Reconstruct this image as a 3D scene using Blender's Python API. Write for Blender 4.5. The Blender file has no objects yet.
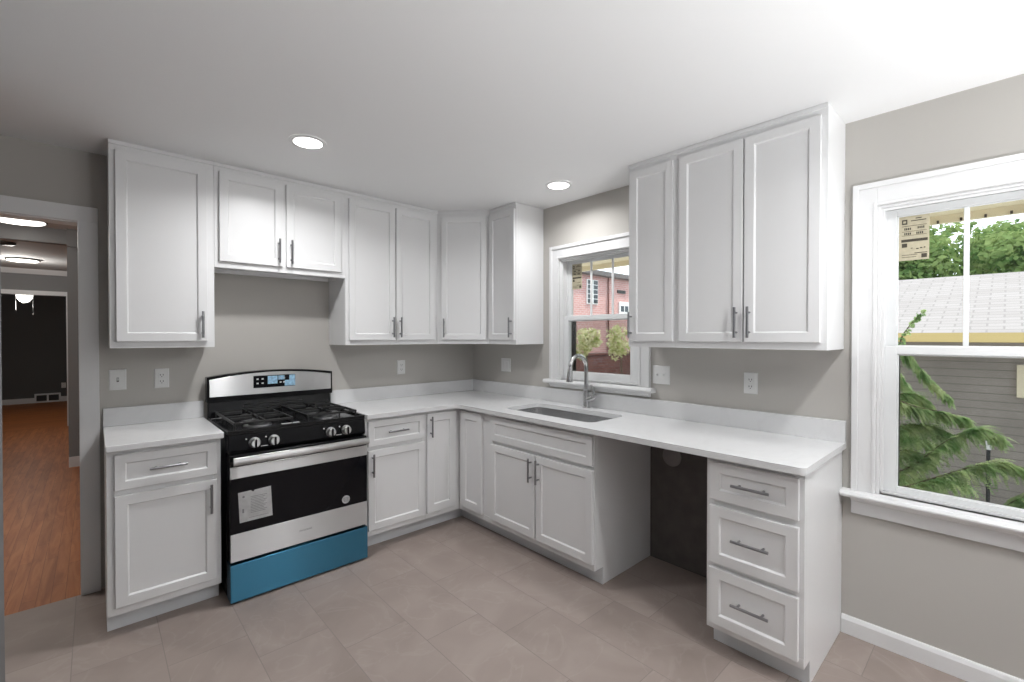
import bpy, bmesh, math, random
from mathutils import Vector, Matrix
R = math.radians
random.seed(7)
sc = bpy.context.scene
COL = sc.collection

# ------------------------------------------------------------------ camera, world, sun, exposure
cd = bpy.data.cameras.new('camera'); cam = bpy.data.objects.new('camera', cd); COL.objects.link(cam)
cam.location = (-2.6584, -3.4421, 1.4227)
cam.rotation_euler = (R(90 - .579), 0, R(-42.5214))
cd.sensor_width = 36.0; cd.lens = 455.33 / 1024 * 36; cd.clip_start = .02; cd.clip_end = 200
sc.camera = cam

world = bpy.data.worlds.new('sky'); sc.world = world; world.use_nodes = True
bg = world.node_tree.nodes['Background']
bg.inputs['Color'].default_value = (.86, .93, 1.0, 1); bg.inputs['Strength'].default_value = 2.0
sl = bpy.data.lights.new('sun', 'SUN'); sl.energy = 3.4; sl.angle = R(.6); sl.color = (1, .95, .86)
sun = bpy.data.objects.new('sun', sl); COL.objects.link(sun); sun.location = (6, -6, 12)
sun.rotation_euler = Vector((.36, -.30, .88)).to_track_quat('Z', 'Y').to_euler()

sc.view_settings.view_transform = 'Standard'
sc.view_settings.look = 'None'
sc.view_settings.gamma = 1.0
sc.view_settings.use_curve_mapping = False
sc.view_settings.exposure = 0.33
LAMP = 9.5            # watts of each recessed downlight
FILL_WATTS = 41.0        # watts of each added fill light, unseen behind the viewer
H = 2.44               # ceiling height

# ------------------------------------------------------------------ materials
def nodes(name):
    m = bpy.data.materials.new(name); m.use_nodes = True
    nt = m.node_tree
    return m, nt, nt.nodes['Principled BSDF']

def pmat(name, col, rough=.5, metal=0.0, spec=.5, bump=0.0, bscale=40.0, var=0.0, vscale=3.0, coat=0.0, aniso=0.0):
    m, nt, p = nodes(name)
    p.inputs['Base Color'].default_value = (*col, 1); p.inputs['Roughness'].default_value = rough
    p.inputs['Metallic'].default_value = metal; p.inputs['Specular IOR Level'].default_value = spec
    p.inputs['Coat Weight'].default_value = coat; p.inputs['Anisotropic'].default_value = aniso
    tc = nt.nodes.new('ShaderNodeTexCoord')
    if var:
        n = nt.nodes.new('ShaderNodeTexNoise'); n.inputs['Scale'].default_value = vscale; n.inputs['Detail'].default_value = 5
        r = nt.nodes.new('ShaderNodeValToRGB')
        r.color_ramp.elements[0].position = .3; r.color_ramp.elements[1].position = .7
        r.color_ramp.elements[0].color = (*[c * (1 - var) for c in col], 1)
        r.color_ramp.elements[1].color = (*[min(1, c * (1 + var)) for c in col], 1)
        nt.links.new(tc.outputs['Object'], n.inputs['Vector']); nt.links.new(n.outputs['Fac'], r.inputs['Fac'])
        nt.links.new(r.outputs['Color'], p.inputs['Base Color'])
    if bump:
        n = nt.nodes.new('ShaderNodeTexNoise'); n.inputs['Scale'].default_value = bscale; n.inputs['Detail'].default_value = 3
        b = nt.nodes.new('ShaderNodeBump'); b.inputs['Strength'].default_value = bump; b.inputs['Distance'].default_value = .004
        nt.links.new(tc.outputs['Object'], n.inputs['Vector']); nt.links.new(n.outputs['Fac'], b.inputs['Height'])
        nt.links.new(b.outputs['Normal'], p.inputs['Normal'])
    return m

def brushed(m, rough, an):
    nt = m.node_tree; p = nt.nodes['Principled BSDF']
    t = nt.nodes.new('ShaderNodeTangent'); t.direction_type = 'RADIAL'; t.axis = 'Z'
    nt.links.new(t.outputs[0], p.inputs['Tangent']); p.inputs['Roughness'].default_value = rough
    p.inputs['Anisotropic'].default_value = an; p.inputs['Anisotropic Rotation'].default_value = .25
    return m

def emat(name, col, s):
    m, nt, p = nodes(name)
    p.inputs['Base Color'].default_value = (*col, 1)
    p.inputs['Emission Color'].default_value = (*col, 1); p.inputs['Emission Strength'].default_value = s
    return m

def math_node(nt, op, a, b=None):
    n = nt.nodes.new('ShaderNodeMath'); n.operation = op
    for i, v in enumerate((a, b)):
        if v is None: continue
        if isinstance(v, (int, float)): n.inputs[i].default_value = v
        else: nt.links.new(v, n.inputs[i])
    return n.outputs[0]

def mixcol(nt, fac, a, b):
    n = nt.nodes.new('ShaderNodeMix'); n.data_type = 'RGBA'
    for sock, v in ((n.inputs[0], fac), (n.inputs[6], a), (n.inputs[7], b)):
        if isinstance(v, (int, float)): sock.default_value = v
        elif isinstance(v, tuple): sock.default_value = (*v, 1)
        else: nt.links.new(v, sock)
    return n.outputs[2]

def ramp(nt, fac, stops):
    r = nt.nodes.new('ShaderNodeValToRGB'); e = r.color_ramp.elements
    while len(e) < len(stops): e.new(.5)
    for el, (p, c) in zip(e, stops): el.position = p; el.color = (*c, 1)
    nt.links.new(fac, r.inputs['Fac']); return r.outputs['Color']

def tile_mat():
    m, nt, p = nodes('taupe_stone_tile')
    L = nt.links.new
    tc = nt.nodes.new('ShaderNodeTexCoord'); sp = nt.nodes.new('ShaderNodeSeparateXYZ'); L(tc.outputs['Object'], sp.inputs[0])
    fx = math_node(nt, 'DIVIDE', math_node(nt, 'ADD', sp.outputs['X'], 2.436 + 30.5), .305)
    row = math_node(nt, 'FLOOR', fx); u = math_node(nt, 'FRACT', fx)
    r0 = math_node(nt, 'MULTIPLY', math_node(nt, 'SUBTRACT', row, 102.0), .2033)
    fy = math_node(nt, 'DIVIDE', math_node(nt, 'ADD', math_node(nt, 'ADD', sp.outputs['Y'], 1.41 + 61.0), r0), .61)
    cl = math_node(nt, 'FLOOR', fy); v = math_node(nt, 'FRACT', fy)
    def edge(t, size):
        d = math_node(nt, 'MINIMUM', t, math_node(nt, 'SUBTRACT', 1.0, t))
        return math_node(nt, 'MULTIPLY', d, size)
    d = math_node(nt, 'MINIMUM', edge(u, .305), edge(v, .61))
    grout = math_node(nt, 'LESS_THAN', d, .0018)
    cv = nt.nodes.new('ShaderNodeCombineXYZ'); L(row, cv.inputs[0]); L(cl, cv.inputs[1])
    wn = nt.nodes.new('ShaderNodeTexWhiteNoise'); wn.noise_dimensions = '3D'; L(cv.outputs[0], wn.inputs['Vector'])
    off = nt.nodes.new('ShaderNodeVectorMath'); off.operation = 'MULTIPLY_ADD'
    L(wn.outputs['Color'], off.inputs[0]); off.inputs[1].default_value = (7, 7, 7); L(tc.outputs['Object'], off.inputs[2])
    n1 = nt.nodes.new('ShaderNodeTexNoise'); n1.inputs['Scale'].default_value = 3.2; n1.inputs['Detail'].default_value = 8; n1.inputs['Distortion'].default_value = .8
    L(off.outputs[0], n1.inputs['Vector'])
    n2 = nt.nodes.new('ShaderNodeTexNoise'); n2.inputs['Scale'].default_value = 2.6; n2.inputs['Detail'].default_value = 6; n2.inputs['Distortion'].default_value = 1.6
    L(off.outputs[0], n2.inputs['Vector'])
    base = ramp(nt, n1.outputs['Fac'], [(.28, (.290, .238, .212)), (.5, (.330, .272, .244)), (.72, (.370, .310, .280))])
    vein = math_node(nt, 'ABSOLUTE', math_node(nt, 'SUBTRACT', n2.outputs['Fac'], .5))
    vf = ramp(nt, vein, [(0.0, (1, 1, 1)), (.02, (0, 0, 0))])
    vfm = math_node(nt, 'MULTIPLY', vf, .11)
    c = mixcol(nt, vfm, base, (.56, .50, .46))
    tone = math_node(nt, 'ADD', math_node(nt, 'MULTIPLY', wn.outputs['Value'], .08), .96)
    sc_ = nt.nodes.new('ShaderNodeVectorMath'); sc_.operation = 'SCALE'; L(c, sc_.inputs[0]); L(tone, sc_.inputs['Scale'])
    c2 = mixcol(nt, grout, sc_.outputs[0], (.255, .212, .195))
    L(c2, p.inputs['Base Color']); p.inputs['Roughness'].default_value = .5; p.inputs['Specular IOR Level'].default_value = .35
    b = nt.nodes.new('ShaderNodeBump'); b.inputs['Strength'].default_value = .35; b.inputs['Distance'].default_value = .001
    L(math_node(nt, 'SUBTRACT', 1.0, grout), b.inputs['Height']); L(b.outputs['Normal'], p.inputs['Normal'])
    return m

def plank_mat(name, w=.057, length=.9, along='Y'):
    m, nt, p = nodes(name); L = nt.links.new
    tc = nt.nodes.new('ShaderNodeTexCoord'); sp = nt.nodes.new('ShaderNodeSeparateXYZ'); L(tc.outputs['Object'], sp.inputs[0])
    A, B = (sp.outputs['X'], sp.outputs['Y']) if along == 'Y' else (sp.outputs['Y'], sp.outputs['X'])
    fx = math_node(nt, 'DIVIDE', math_node(nt, 'ADD', A, 20.0), w); row = math_node(nt, 'FLOOR', fx); u = math_node(nt, 'FRACT', fx)
    rn = nt.nodes.new('ShaderNodeTexWhiteNoise'); rn.noise_dimensions = '1D'; L(row, rn.inputs['W'])
    fy = math_node(nt, 'ADD', math_node(nt, 'DIVIDE', math_node(nt, 'ADD', B, 20.0), length), rn.outputs['Value'])
    cl = math_node(nt, 'FLOOR', fy); v = math_node(nt, 'FRACT', fy)
    cv = nt.nodes.new('ShaderNodeCombineXYZ'); L(row, cv.inputs[0]); L(cl, cv.inputs[1])
    wn = nt.nodes.new('ShaderNodeTexWhiteNoise'); wn.noise_dimensions = '3D'; L(cv.outputs[0], wn.inputs['Vector'])
    mp = nt.nodes.new('ShaderNodeMapping'); mp.inputs['Scale'].default_value = (22, 2.2, 1) if along == 'Y' else (2.2, 22, 1)
    L(tc.outputs['Object'], mp.inputs['Vector'])
    n = nt.nodes.new('ShaderNodeTexNoise'); n.inputs['Scale'].default_value = 1.0; n.inputs['Detail'].default_value = 6; n.inputs['Distortion'].default_value = 1.2
    L(mp.outputs[0], n.inputs['Vector'])
    g = ramp(nt, n.outputs['Fac'], [(.3, (.32, .10, .030)), (.5, (.42, .145, .045)), (.72, (.50, .19, .065))])
    tone = math_node(nt, 'ADD', math_node(nt, 'MULTIPLY', wn.outputs['Value'], .25), .87)
    s = nt.nodes.new('ShaderNodeVectorMath'); s.operation = 'SCALE'; L(g, s.inputs[0]); L(tone, s.inputs['Scale'])
    gap = math_node(nt, 'MAXIMUM', math_node(nt, 'LESS_THAN', u, .022), math_node(nt, 'LESS_THAN', v, .002))
    L(mixcol(nt, gap, s.outputs[0], (.10, .03, .01)), p.inputs['Base Color'])
    p.inputs['Roughness'].default_value = .45; p.inputs['Specular IOR Level'].default_value = .25
    return m

def brick_mat(name, c1, c2, mortar, scale):
    m, nt, p = nodes(name); L = nt.links.new
    tc = nt.nodes.new('ShaderNodeTexCoord'); mp = nt.nodes.new('ShaderNodeMapping'); mp.inputs['Rotation'].default_value = (R(90), 0, 0)
    L(tc.outputs['Object'], mp.inputs['Vector'])
    b = nt.nodes.new('ShaderNodeTexBrick'); b.inputs['Scale'].default_value = scale
    b.inputs['Color1'].default_value = (*c1, 1); b.inputs['Color2'].default_value = (*c2, 1); b.inputs['Mortar'].default_value = (*mortar, 1)
    b.inputs['Mortar Size'].default_value = .012; b.inputs['Brick Width'].default_value = .22; b.inputs['Row Height'].default_value = .075
    L(mp.outputs[0], b.inputs['Vector']); L(b.outputs['Color'], p.inputs['Base Color']); p.inputs['Roughness'].default_value = .85
    return m

def siding_mat():
    m, nt, p = nodes('grey_lap_siding'); L = nt.links.new
    tc = nt.nodes.new('ShaderNodeTexCoord'); sp = nt.nodes.new('ShaderNodeSeparateXYZ'); L(tc.outputs['Object'], sp.inputs[0])
    f = math_node(nt, 'FRACT', math_node(nt, 'DIVIDE', math_node(nt, 'ADD', sp.outputs['Z'], 10.0), .115))
    gap = math_node(nt, 'LESS_THAN', f, .10)
    n = nt.nodes.new('ShaderNodeTexNoise'); n.inputs['Scale'].default_value = 2.5; n.inputs['Detail'].default_value = 4; L(tc.outputs['Object'], n.inputs['Vector'])
    base = ramp(nt, n.outputs['Fac'], [(.3, (.30, .265, .235)), (.7, (.36, .318, .285))])
    L(mixcol(nt, gap, base, (.20, .175, .155)), p.inputs['Base Color']); p.inputs['Roughness'].default_value = .8
    b = nt.nodes.new('ShaderNodeBump'); b.inputs['Strength'].default_value = .6; b.inputs['Distance'].default_value = .01
    L(f, b.inputs['Height']); L(b.outputs['Normal'], p.inputs['Normal'])
    return m

def shingle_mat():
    m, nt, p = nodes('pale_roof_shingles'); L = nt.links.new
    tc = nt.nodes.new('ShaderNodeTexCoord'); mp = nt.nodes.new('ShaderNodeMapping'); mp.inputs['Rotation'].default_value = (0, 0, R(90))
    L(tc.outputs['Object'], mp.inputs['Vector'])
    b = nt.nodes.new('ShaderNodeTexBrick'); b.inputs['Scale'].default_value = 1.0
    b.inputs['Color1'].default_value = (.27, .245, .24, 1); b.inputs['Color2'].default_value = (.31, .285, .28, 1); b.inputs['Mortar'].default_value = (.22, .20, .195, 1)
    b.inputs['Mortar Size'].default_value = .012; b.inputs['Brick Width'].default_value = .34; b.inputs['Row Height'].default_value = .15
    L(mp.outputs[0], b.inputs['Vector']); L(b.outputs['Color'], p.inputs['Base Color']); p.inputs['Roughness'].default_value = .9
    return m

def glass_mat():
    m = bpy.data.materials.new('window_glass'); m.use_nodes = True; nt = m.node_tree; nt.nodes.clear(); L = nt.links.new
    o = nt.nodes.new('ShaderNodeOutputMaterial'); mx = nt.nodes.new('ShaderNodeMixShader')
    t = nt.nodes.new('ShaderNodeBsdfTransparent'); t.inputs['Color'].default_value = (.95, .965, .96, 1)
    g = nt.nodes.new('ShaderNodeBsdfGlossy'); g.inputs['Roughness'].default_value = .02
    f = nt.nodes.new('ShaderNodeFresnel'); f.inputs['IOR'].default_value = 1.35
    L(f.outputs[0], mx.inputs[0]); L(t.outputs[0], mx.inputs[1]); L(g.outputs[0], mx.inputs[2]); L(mx.outputs[0], o.inputs[0])
    return m

def screen_mat():
    m = bpy.data.materials.new('insect_screen_mesh'); m.use_nodes = True; nt = m.node_tree; nt.nodes.clear(); L = nt.links.new
    o = nt.nodes.new('ShaderNodeOutputMaterial'); mx = nt.nodes.new('ShaderNodeMixShader')
    t = nt.nodes.new('ShaderNodeBsdfTransparent'); d = nt.nodes.new('ShaderNodeBsdfDiffuse'); d.inputs['Color'].default_value = (.015, .015, .015, 1)
    mx.inputs[0].default_value = .27
    L(t.outputs[0], mx.inputs[1]); L(d.outputs[0], mx.inputs[2]); L(mx.outputs[0], o.inputs[0])
    return m

def leaf_mat(name, c1, c2, trans=.35, scale=5.0):
    m = bpy.data.materials.new(name); m.use_nodes = True; nt = m.node_tree; nt.nodes.clear(); L = nt.links.new
    o = nt.nodes.new('ShaderNodeOutputMaterial'); mx = nt.nodes.new('ShaderNodeMixShader'); mx.inputs[0].default_value = trans
    d = nt.nodes.new('ShaderNodeBsdfDiffuse'); t = nt.nodes.new('ShaderNodeBsdfTranslucent')
    tc = nt.nodes.new('ShaderNodeTexCoord'); n = nt.nodes.new('ShaderNodeTexNoise'); n.inputs['Scale'].default_value = scale; n.inputs['Detail'].default_value = 4
    L(tc.outputs['Object'], n.inputs['Vector'])
    c = ramp(nt, n.outputs['Fac'], [(.35, c1), (.65, c2)])
    L(c, d.inputs['Color']); L(c, t.inputs['Color']); L(d.outputs[0], mx.inputs[1]); L(t.outputs[0], mx.inputs[2]); L(mx.outputs[0], o.inputs[0])
    return m

def counter_mat():
    m, nt, p = nodes('white_quartz'); L = nt.links.new
    tc = nt.nodes.new('ShaderNodeTexCoord'); n = nt.nodes.new('ShaderNodeTexNoise'); n.inputs['Scale'].default_value = 2.2; n.inputs['Detail'].default_value = 8; n.inputs['Distortion'].default_value = 2.0
    L(tc.outputs['Object'], n.inputs['Vector'])
    v = math_node(nt, 'ABSOLUTE', math_node(nt, 'SUBTRACT', n.outputs['Fac'], .5))
    c = ramp(nt, v, [(0.0, (.735, .737, .74)), (.03, (.755, .757, .76)), (.2, (.765, .767, .77))])
    L(c, p.inputs['Base Color']); p.inputs['Roughness'].default_value = .22
    return m

M = dict(
    wall=pmat('greige_wall_paint', (.51, .49, .458), .75, bump=.05, bscale=220),
    ceil=pmat('white_ceiling_paint', (.86, .86, .86), .85, bump=.04, bscale=180),
    trim=pmat('white_trim_paint', (.80, .80, .80), .35),
    cab=pmat('white_cabinet_paint', (.80, .80, .80), .34),
    cabin=pmat('cabinet_inside', (.62, .60, .57), .6),
    toe=pmat('white_toe_kick', (.70, .715, .73), .4),
    tile=tile_mat(), wood=plank_mat('red_oak_planks'), woodx=plank_mat('red_oak_planks_room', along='X'),
    steel=brushed(pmat('brushed_steel', (.56, .56, .56), .30, 1.0), .36, 1.0),
    nickel=pmat('satin_nickel', (.33, .33, .34), .28, 1.0),
    chrome=pmat('brushed_faucet_metal', (.58, .58, .58), .25, 1.0),
    sink=pmat('sink_steel', (.72, .72, .72), .24, 1.0),
    blue=brushed(pmat('blue_protective_film', (.05, .19, .30), .30, 1.0, coat=.4), .36, 1.0),
    black=pmat('black_enamel', (.006, .006, .007), .18, spec=.3),
    blackm=pmat('cast_iron', (.012, .012, .012), .5, bump=.2, bscale=200),
    bglass=pmat('black_oven_glass', (.005, .005, .007), .06, spec=.2),
    paper=pmat('white_paper', (.55, .55, .55), .6, var=.12, vscale=30),
    ink=pmat('grey_print', (.22, .22, .23), .7),
    inkd=pmat('black_print', (.06, .05, .035), .6),
    film=pmat('pale_blue_film', (.36, .60, .85), .35, var=.3, vscale=60),
    plate=pmat('white_plate_plastic', (.78, .78, .77), .35),
    slot=pmat('dark_slot', (.03, .03, .03), .6),
    dark=pmat('dark_brown_panel', (.115, .100, .095), .7, var=.15, vscale=12),
    cap=pmat('grey_round_cap', (.24, .22, .215), .6),
    glass=glass_mat(), screen=screen_mat(), counter=counter_mat(),
    lens=emat('downlight_lens', (1, .98, .95), 6.0), hlens=emat('flush_light_lens', (1, .97, .90), 3.0),
    glob=emat('fill_disc', (.96, .98, 1), 20.0),  # glowing disc of the added fill lights
    bronze=pmat('dark_bronze', (.06, .055, .05), .4, .6),
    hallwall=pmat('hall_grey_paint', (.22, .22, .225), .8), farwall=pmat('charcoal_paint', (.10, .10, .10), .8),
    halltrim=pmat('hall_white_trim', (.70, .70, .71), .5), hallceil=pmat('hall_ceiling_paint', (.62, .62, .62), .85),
    brick=brick_mat('red_brick', (.56, .30, .28), (.48, .24, .225), (.56, .42, .40), 1.0),
    brickd=brick_mat('dark_red_brick', (.20, .075, .06), (.16, .06, .05), (.16, .10, .09), 1.0),
    siding=siding_mat(), shingle=shingle_mat(),
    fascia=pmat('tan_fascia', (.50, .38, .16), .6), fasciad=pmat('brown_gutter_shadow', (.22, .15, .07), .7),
    soffit=pmat('cream_soffit', (.86, .76, .56), .7), clip=pmat('dark_bracket', (.05, .035, .025), .6),
    leaf=leaf_mat('green_leaves', (.10, .19, .06), (.30, .38, .15), .35, 1.6),
    leafy=leaf_mat('yellow_green_leaves', (.40, .46, .16), (.92, .86, .62), .5, 12),
    conif=leaf_mat('conifer_needles', (.22, .38, .15), (.62, .70, .40), .5, 11),
    bark=pmat('bark', (.12, .085, .06), .9, bump=.5, bscale=30),
    ground=pmat('pale_bounce_ground', (.42, .41, .38), .95, var=.15, vscale=2), extw=pmat('outer_wall_paint', (.45, .43, .40), .8),
    label=pmat('tan_label_paper', (.50, .45, .32), .6, var=.08, vscale=60),
    sash=pmat('white_vinyl', (.82, .83, .83), .3),
    roofdark=pmat('dark_roof_edge', (.12, .11, .11), .8), pane=pmat('dark_pane', (.03, .04, .05), .1),
)

# ------------------------------------------------------------------ mesh helpers
class MB:
    def __init__(s): s.bm = bmesh.new()
    def box(s, x0, x1, y0, y1, z0, z1):
        x0, x1 = sorted((x0, x1)); y0, y1 = sorted((y0, y1)); z0, z1 = sorted((z0, z1))
        v = [s.bm.verts.new(p) for p in ((x0, y0, z0), (x1, y0, z0), (x1, y1, z0), (x0, y1, z0), (x0, y0, z1), (x1, y0, z1), (x1, y1, z1), (x0, y1, z1))]
        for f in ((0, 3, 2, 1), (4, 5, 6, 7), (0, 1, 5, 4), (1, 2, 6, 5), (2, 3, 7, 6), (3, 0, 4, 7)): s.bm.faces.new([v[i] for i in f])
        return s
    def rings(s, rings, cap0=True, cap1=True, closed=False):
        R_ = [[s.bm.verts.new(p) for p in r] for r in rings]; n = len(R_[0])
        pairs = list(zip(R_[:-1], R_[1:]))
        if closed: pairs.append((R_[-1], R_[0]))
        for a, b in pairs:
            for i in range(n): s.bm.faces.new((a[i], a[(i + 1) % n], b[(i + 1) % n], b[i]))
        if not closed:
            if cap0: s.bm.faces.new(R_[0][::-1])
            if cap1: s.bm.faces.new(R_[-1])
        return s
    def tube(s, pts, rad, seg=10, caps=True):
        pts = [Vector(p) for p in pts]; rads = rad if isinstance(rad, (list, tuple)) else [rad] * len(pts)
        T = [(pts[min(i + 1, len(pts) - 1)] - pts[max(i - 1, 0)]).normalized() for i in range(len(pts))]
        n = T[0].orthogonal().normalized(); out = []
        for i, p in enumerate(pts):
            if i: n = (T[i - 1].rotation_difference(T[i]) @ n); n = (n - T[i] * n.dot(T[i])).normalized()
            b = T[i].cross(n)
            out.append([p + (n * math.cos(2 * math.pi * k / seg) + b * math.sin(2 * math.pi * k / seg)) * rads[i] for k in range(seg)])
        return s.rings(out, caps, caps)
    def lathe(s, prof, c=(0, 0, 0), seg=24, axis='Z', caps=True):
        c = Vector(c); out = []
        for r, h in prof:
            ring = []
            for k in range(seg):
                a = 2 * math.pi * k / seg; u, v = r * math.cos(a), r * math.sin(a)
                ring.append(c + Vector({'Z': (u, v, h), 'Y': (u, h, v), 'X': (h, u, v)}[axis]))
            out.append(ring)
        return s.rings(out, caps, caps)
    def prism(s, poly, z0, z1, axis='Z'):
        f = {'Z': lambda a, b, h: (a, b, h), 'X': lambda a, b, h: (h, a, b), 'Y': lambda a, b, h: (a, h, b)}[axis]
        return s.rings([[f(a, b, z0) for a, b in poly], [f(a, b, z1) for a, b in poly]])
    def fill(s, loops, z0, z1):
        vt = []
        for z in (z0, z1):
            edges = []; lv = []
            for lp in loops:
                vs = [s.bm.verts.new((a, b, z)) for a, b in lp]; lv.append(vs)
                edges += [s.bm.edges.new((vs[i], vs[(i + 1) % len(vs)])) for i in range(len(vs))]
            bmesh.ops.triangle_fill(s.bm, edges=edges, use_beauty=True); vt.append(lv)
        for la, lb in zip(*vt):
            n = len(la)
            for i in range(n): s.bm.faces.new((la[i], la[(i + 1) % n], lb[(i + 1) % n], lb[i]))
        return s
    def quad(s, *p): s.bm.faces.new([s.bm.verts.new(q) for q in p]); return s
    def build(s, name, mat, parent=None, bevel=0.0, smooth=False, fixn=True, seg=2):
        if fixn: bmesh.ops.recalc_face_normals(s.bm, faces=s.bm.faces[:])
        me = bpy.data.meshes.new(name); s.bm.to_mesh(me); s.bm.free()
        o = bpy.data.objects.new(name, me); COL.objects.link(o)
        me.materials.append(M[mat] if isinstance(mat, str) else mat)
        if parent: o.parent = parent
        if smooth:
            for p in me.polygons: p.use_smooth = True
            es = o.modifiers.new('edges', 'EDGE_SPLIT'); es.split_angle = R(35)
        if bevel:
            b = o.modifiers.new('bevel', 'BEVEL'); b.width = bevel; b.segments = seg; b.limit_method = 'ANGLE'; b.angle_limit = R(40)
        return o

def tag(o, label=None, cat=None, group=None, kind=None):
    if label: o['label'] = label
    if cat: o['category'] = cat
    if group: o['group'] = group
    if kind: o['kind'] = kind
    return o
def thing(name, label, cat, loc=(0, 0, 0), rotz=0.0, group=None, kind=None):
    o = bpy.data.objects.new(name, None); COL.objects.link(o); o.location = loc; o.rotation_euler = (0, 0, rotz)
    o.empty_display_size = .1
    return tag(o, label, cat, group, kind)
def struct(name, mb, mat, label, **k):
    return tag(mb.build(name, mat, **k), label, None, None, 'structure')
def copy_tree(o, parent=None):
    c = o.copy(); COL.objects.link(c); c.parent = parent
    for ch in list(o.children): copy_tree(ch, c)
    return c
RIGHT = R(-90)         # rotation of the cabinets standing on the right wall

# ------------------------------------------------------------------ room shell
X0, Y0 = -3.75, -6.3   # left wall, rear wall
def wall_boxes(mb, axis, pos0, pos1, a0, a1, z0, z1, holes):
    """wall slab with rectangular holes (a, a, z, z); axis = normal"""
    cuts = sorted({a0, a1, *[h[0] for h in holes], *[h[1] for h in holes]})
    for p, q in zip(cuts[:-1], cuts[1:]):
        mid = (p + q) / 2; spans = [(z0, z1)]
        for h in holes:
            if h[0] < mid < h[1]:
                new = []
                for s0, s1 in spans:
                    if h[2] > s0: new.append((s0, min(h[2], s1)))
                    if h[3] < s1: new.append((max(h[3], s0), s1))
                spans = new
        for s0, s1 in spans:
            if axis == 'X': mb.box(pos0, pos1, p, q, s0, s1)
            else: mb.box(p, q, pos0, pos1, s0, s1)
    return mb
WIN1 = (-3.828, -3.032, .697, 2.022)      # y0, y1, z0, z1 of the wall openings
WIN2 = (-1.795, -1.085, 1.090, 2.022)
WIN3 = (-6.05, -4.45, .10, 2.05)
DOORX = (-3.56, -2.722)                   # doorway opening in the back wall
struct('floor', MB().box(X0, .0, Y0, 0.0, -.10, 0), 'tile', 'taupe stone-look tile floor of the kitchen')
struct('ceiling', MB().box(X0 - .1, .2, Y0 - .1, .12, H, H + .12), 'ceil', 'smooth white kitchen ceiling')
struct('wall_back', wall_boxes(MB(), 'Y', 0, .12, X0, .2, 0, H, [(*DOORX, -.01, 2.05)]), 'wall', 'greige wall behind the range')
struct('wall_right', wall_boxes(MB(), 'X', 0, .14, Y0, 0, -.0, H, [WIN1, WIN2, WIN3]), 'wall', 'greige wall with the two windows')
struct('wall_left', MB().box(-3.05, -2.93, Y0, -.75, 0, H).box(X0 - .12, X0, -.75, 0, 0, H).box(X0, -3.05, -.87, -.75, 0, H), 'hallwall', 'left wall darkened to cut bounced light, stopping short of the doorway')  # hall grey instead of the kitchen greige, to cut bounced light
struct('wall_rear', MB().box(X0, .2, Y0 - .12, Y0, 0, H), 'hallwall', 'grey wall behind the viewer')  # out of view; dark colour chosen for less ambient light and clearer reflections
bb = MB().prism([(-.016, 0), (-.016, .066), (-.010, .080), (-.006, .085), (0, .085), (0, 0)], -2.906, WIN3[1] + .12, 'Y')
struct('baseboard_right', bb, 'trim', 'white baseboard below the large window')

# doorway casing (trim)
d = thing('trim_1', 'white casing around the doorway to the hall', None, (0, 0, 0), kind='structure')
MB().box(DOORX[1], DOORX[1] + .082, -.02, 0, 0, 2.05).build('side_casing', 'trim', d, .002)
MB().box(DOORX[0] - .082, DOORX[0], -.02, 0, 0, 2.05).build('side_casing', 'trim', d, .002)
MB().box(DOORX[0] - .082, DOORX[1] + .082, -.02, 0, 2.05, 2.133).build('head_casing', 'trim', d, .002)
MB().box(DOORX[1] - .001, DOORX[1] + .012, 0, .12, 0, 2.05).build('jamb', 'trim', d)
MB().box(DOORX[0], DOORX[1] - .001, .0, .12, 2.045, 2.055).build('jamb', 'trim', d)

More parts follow.
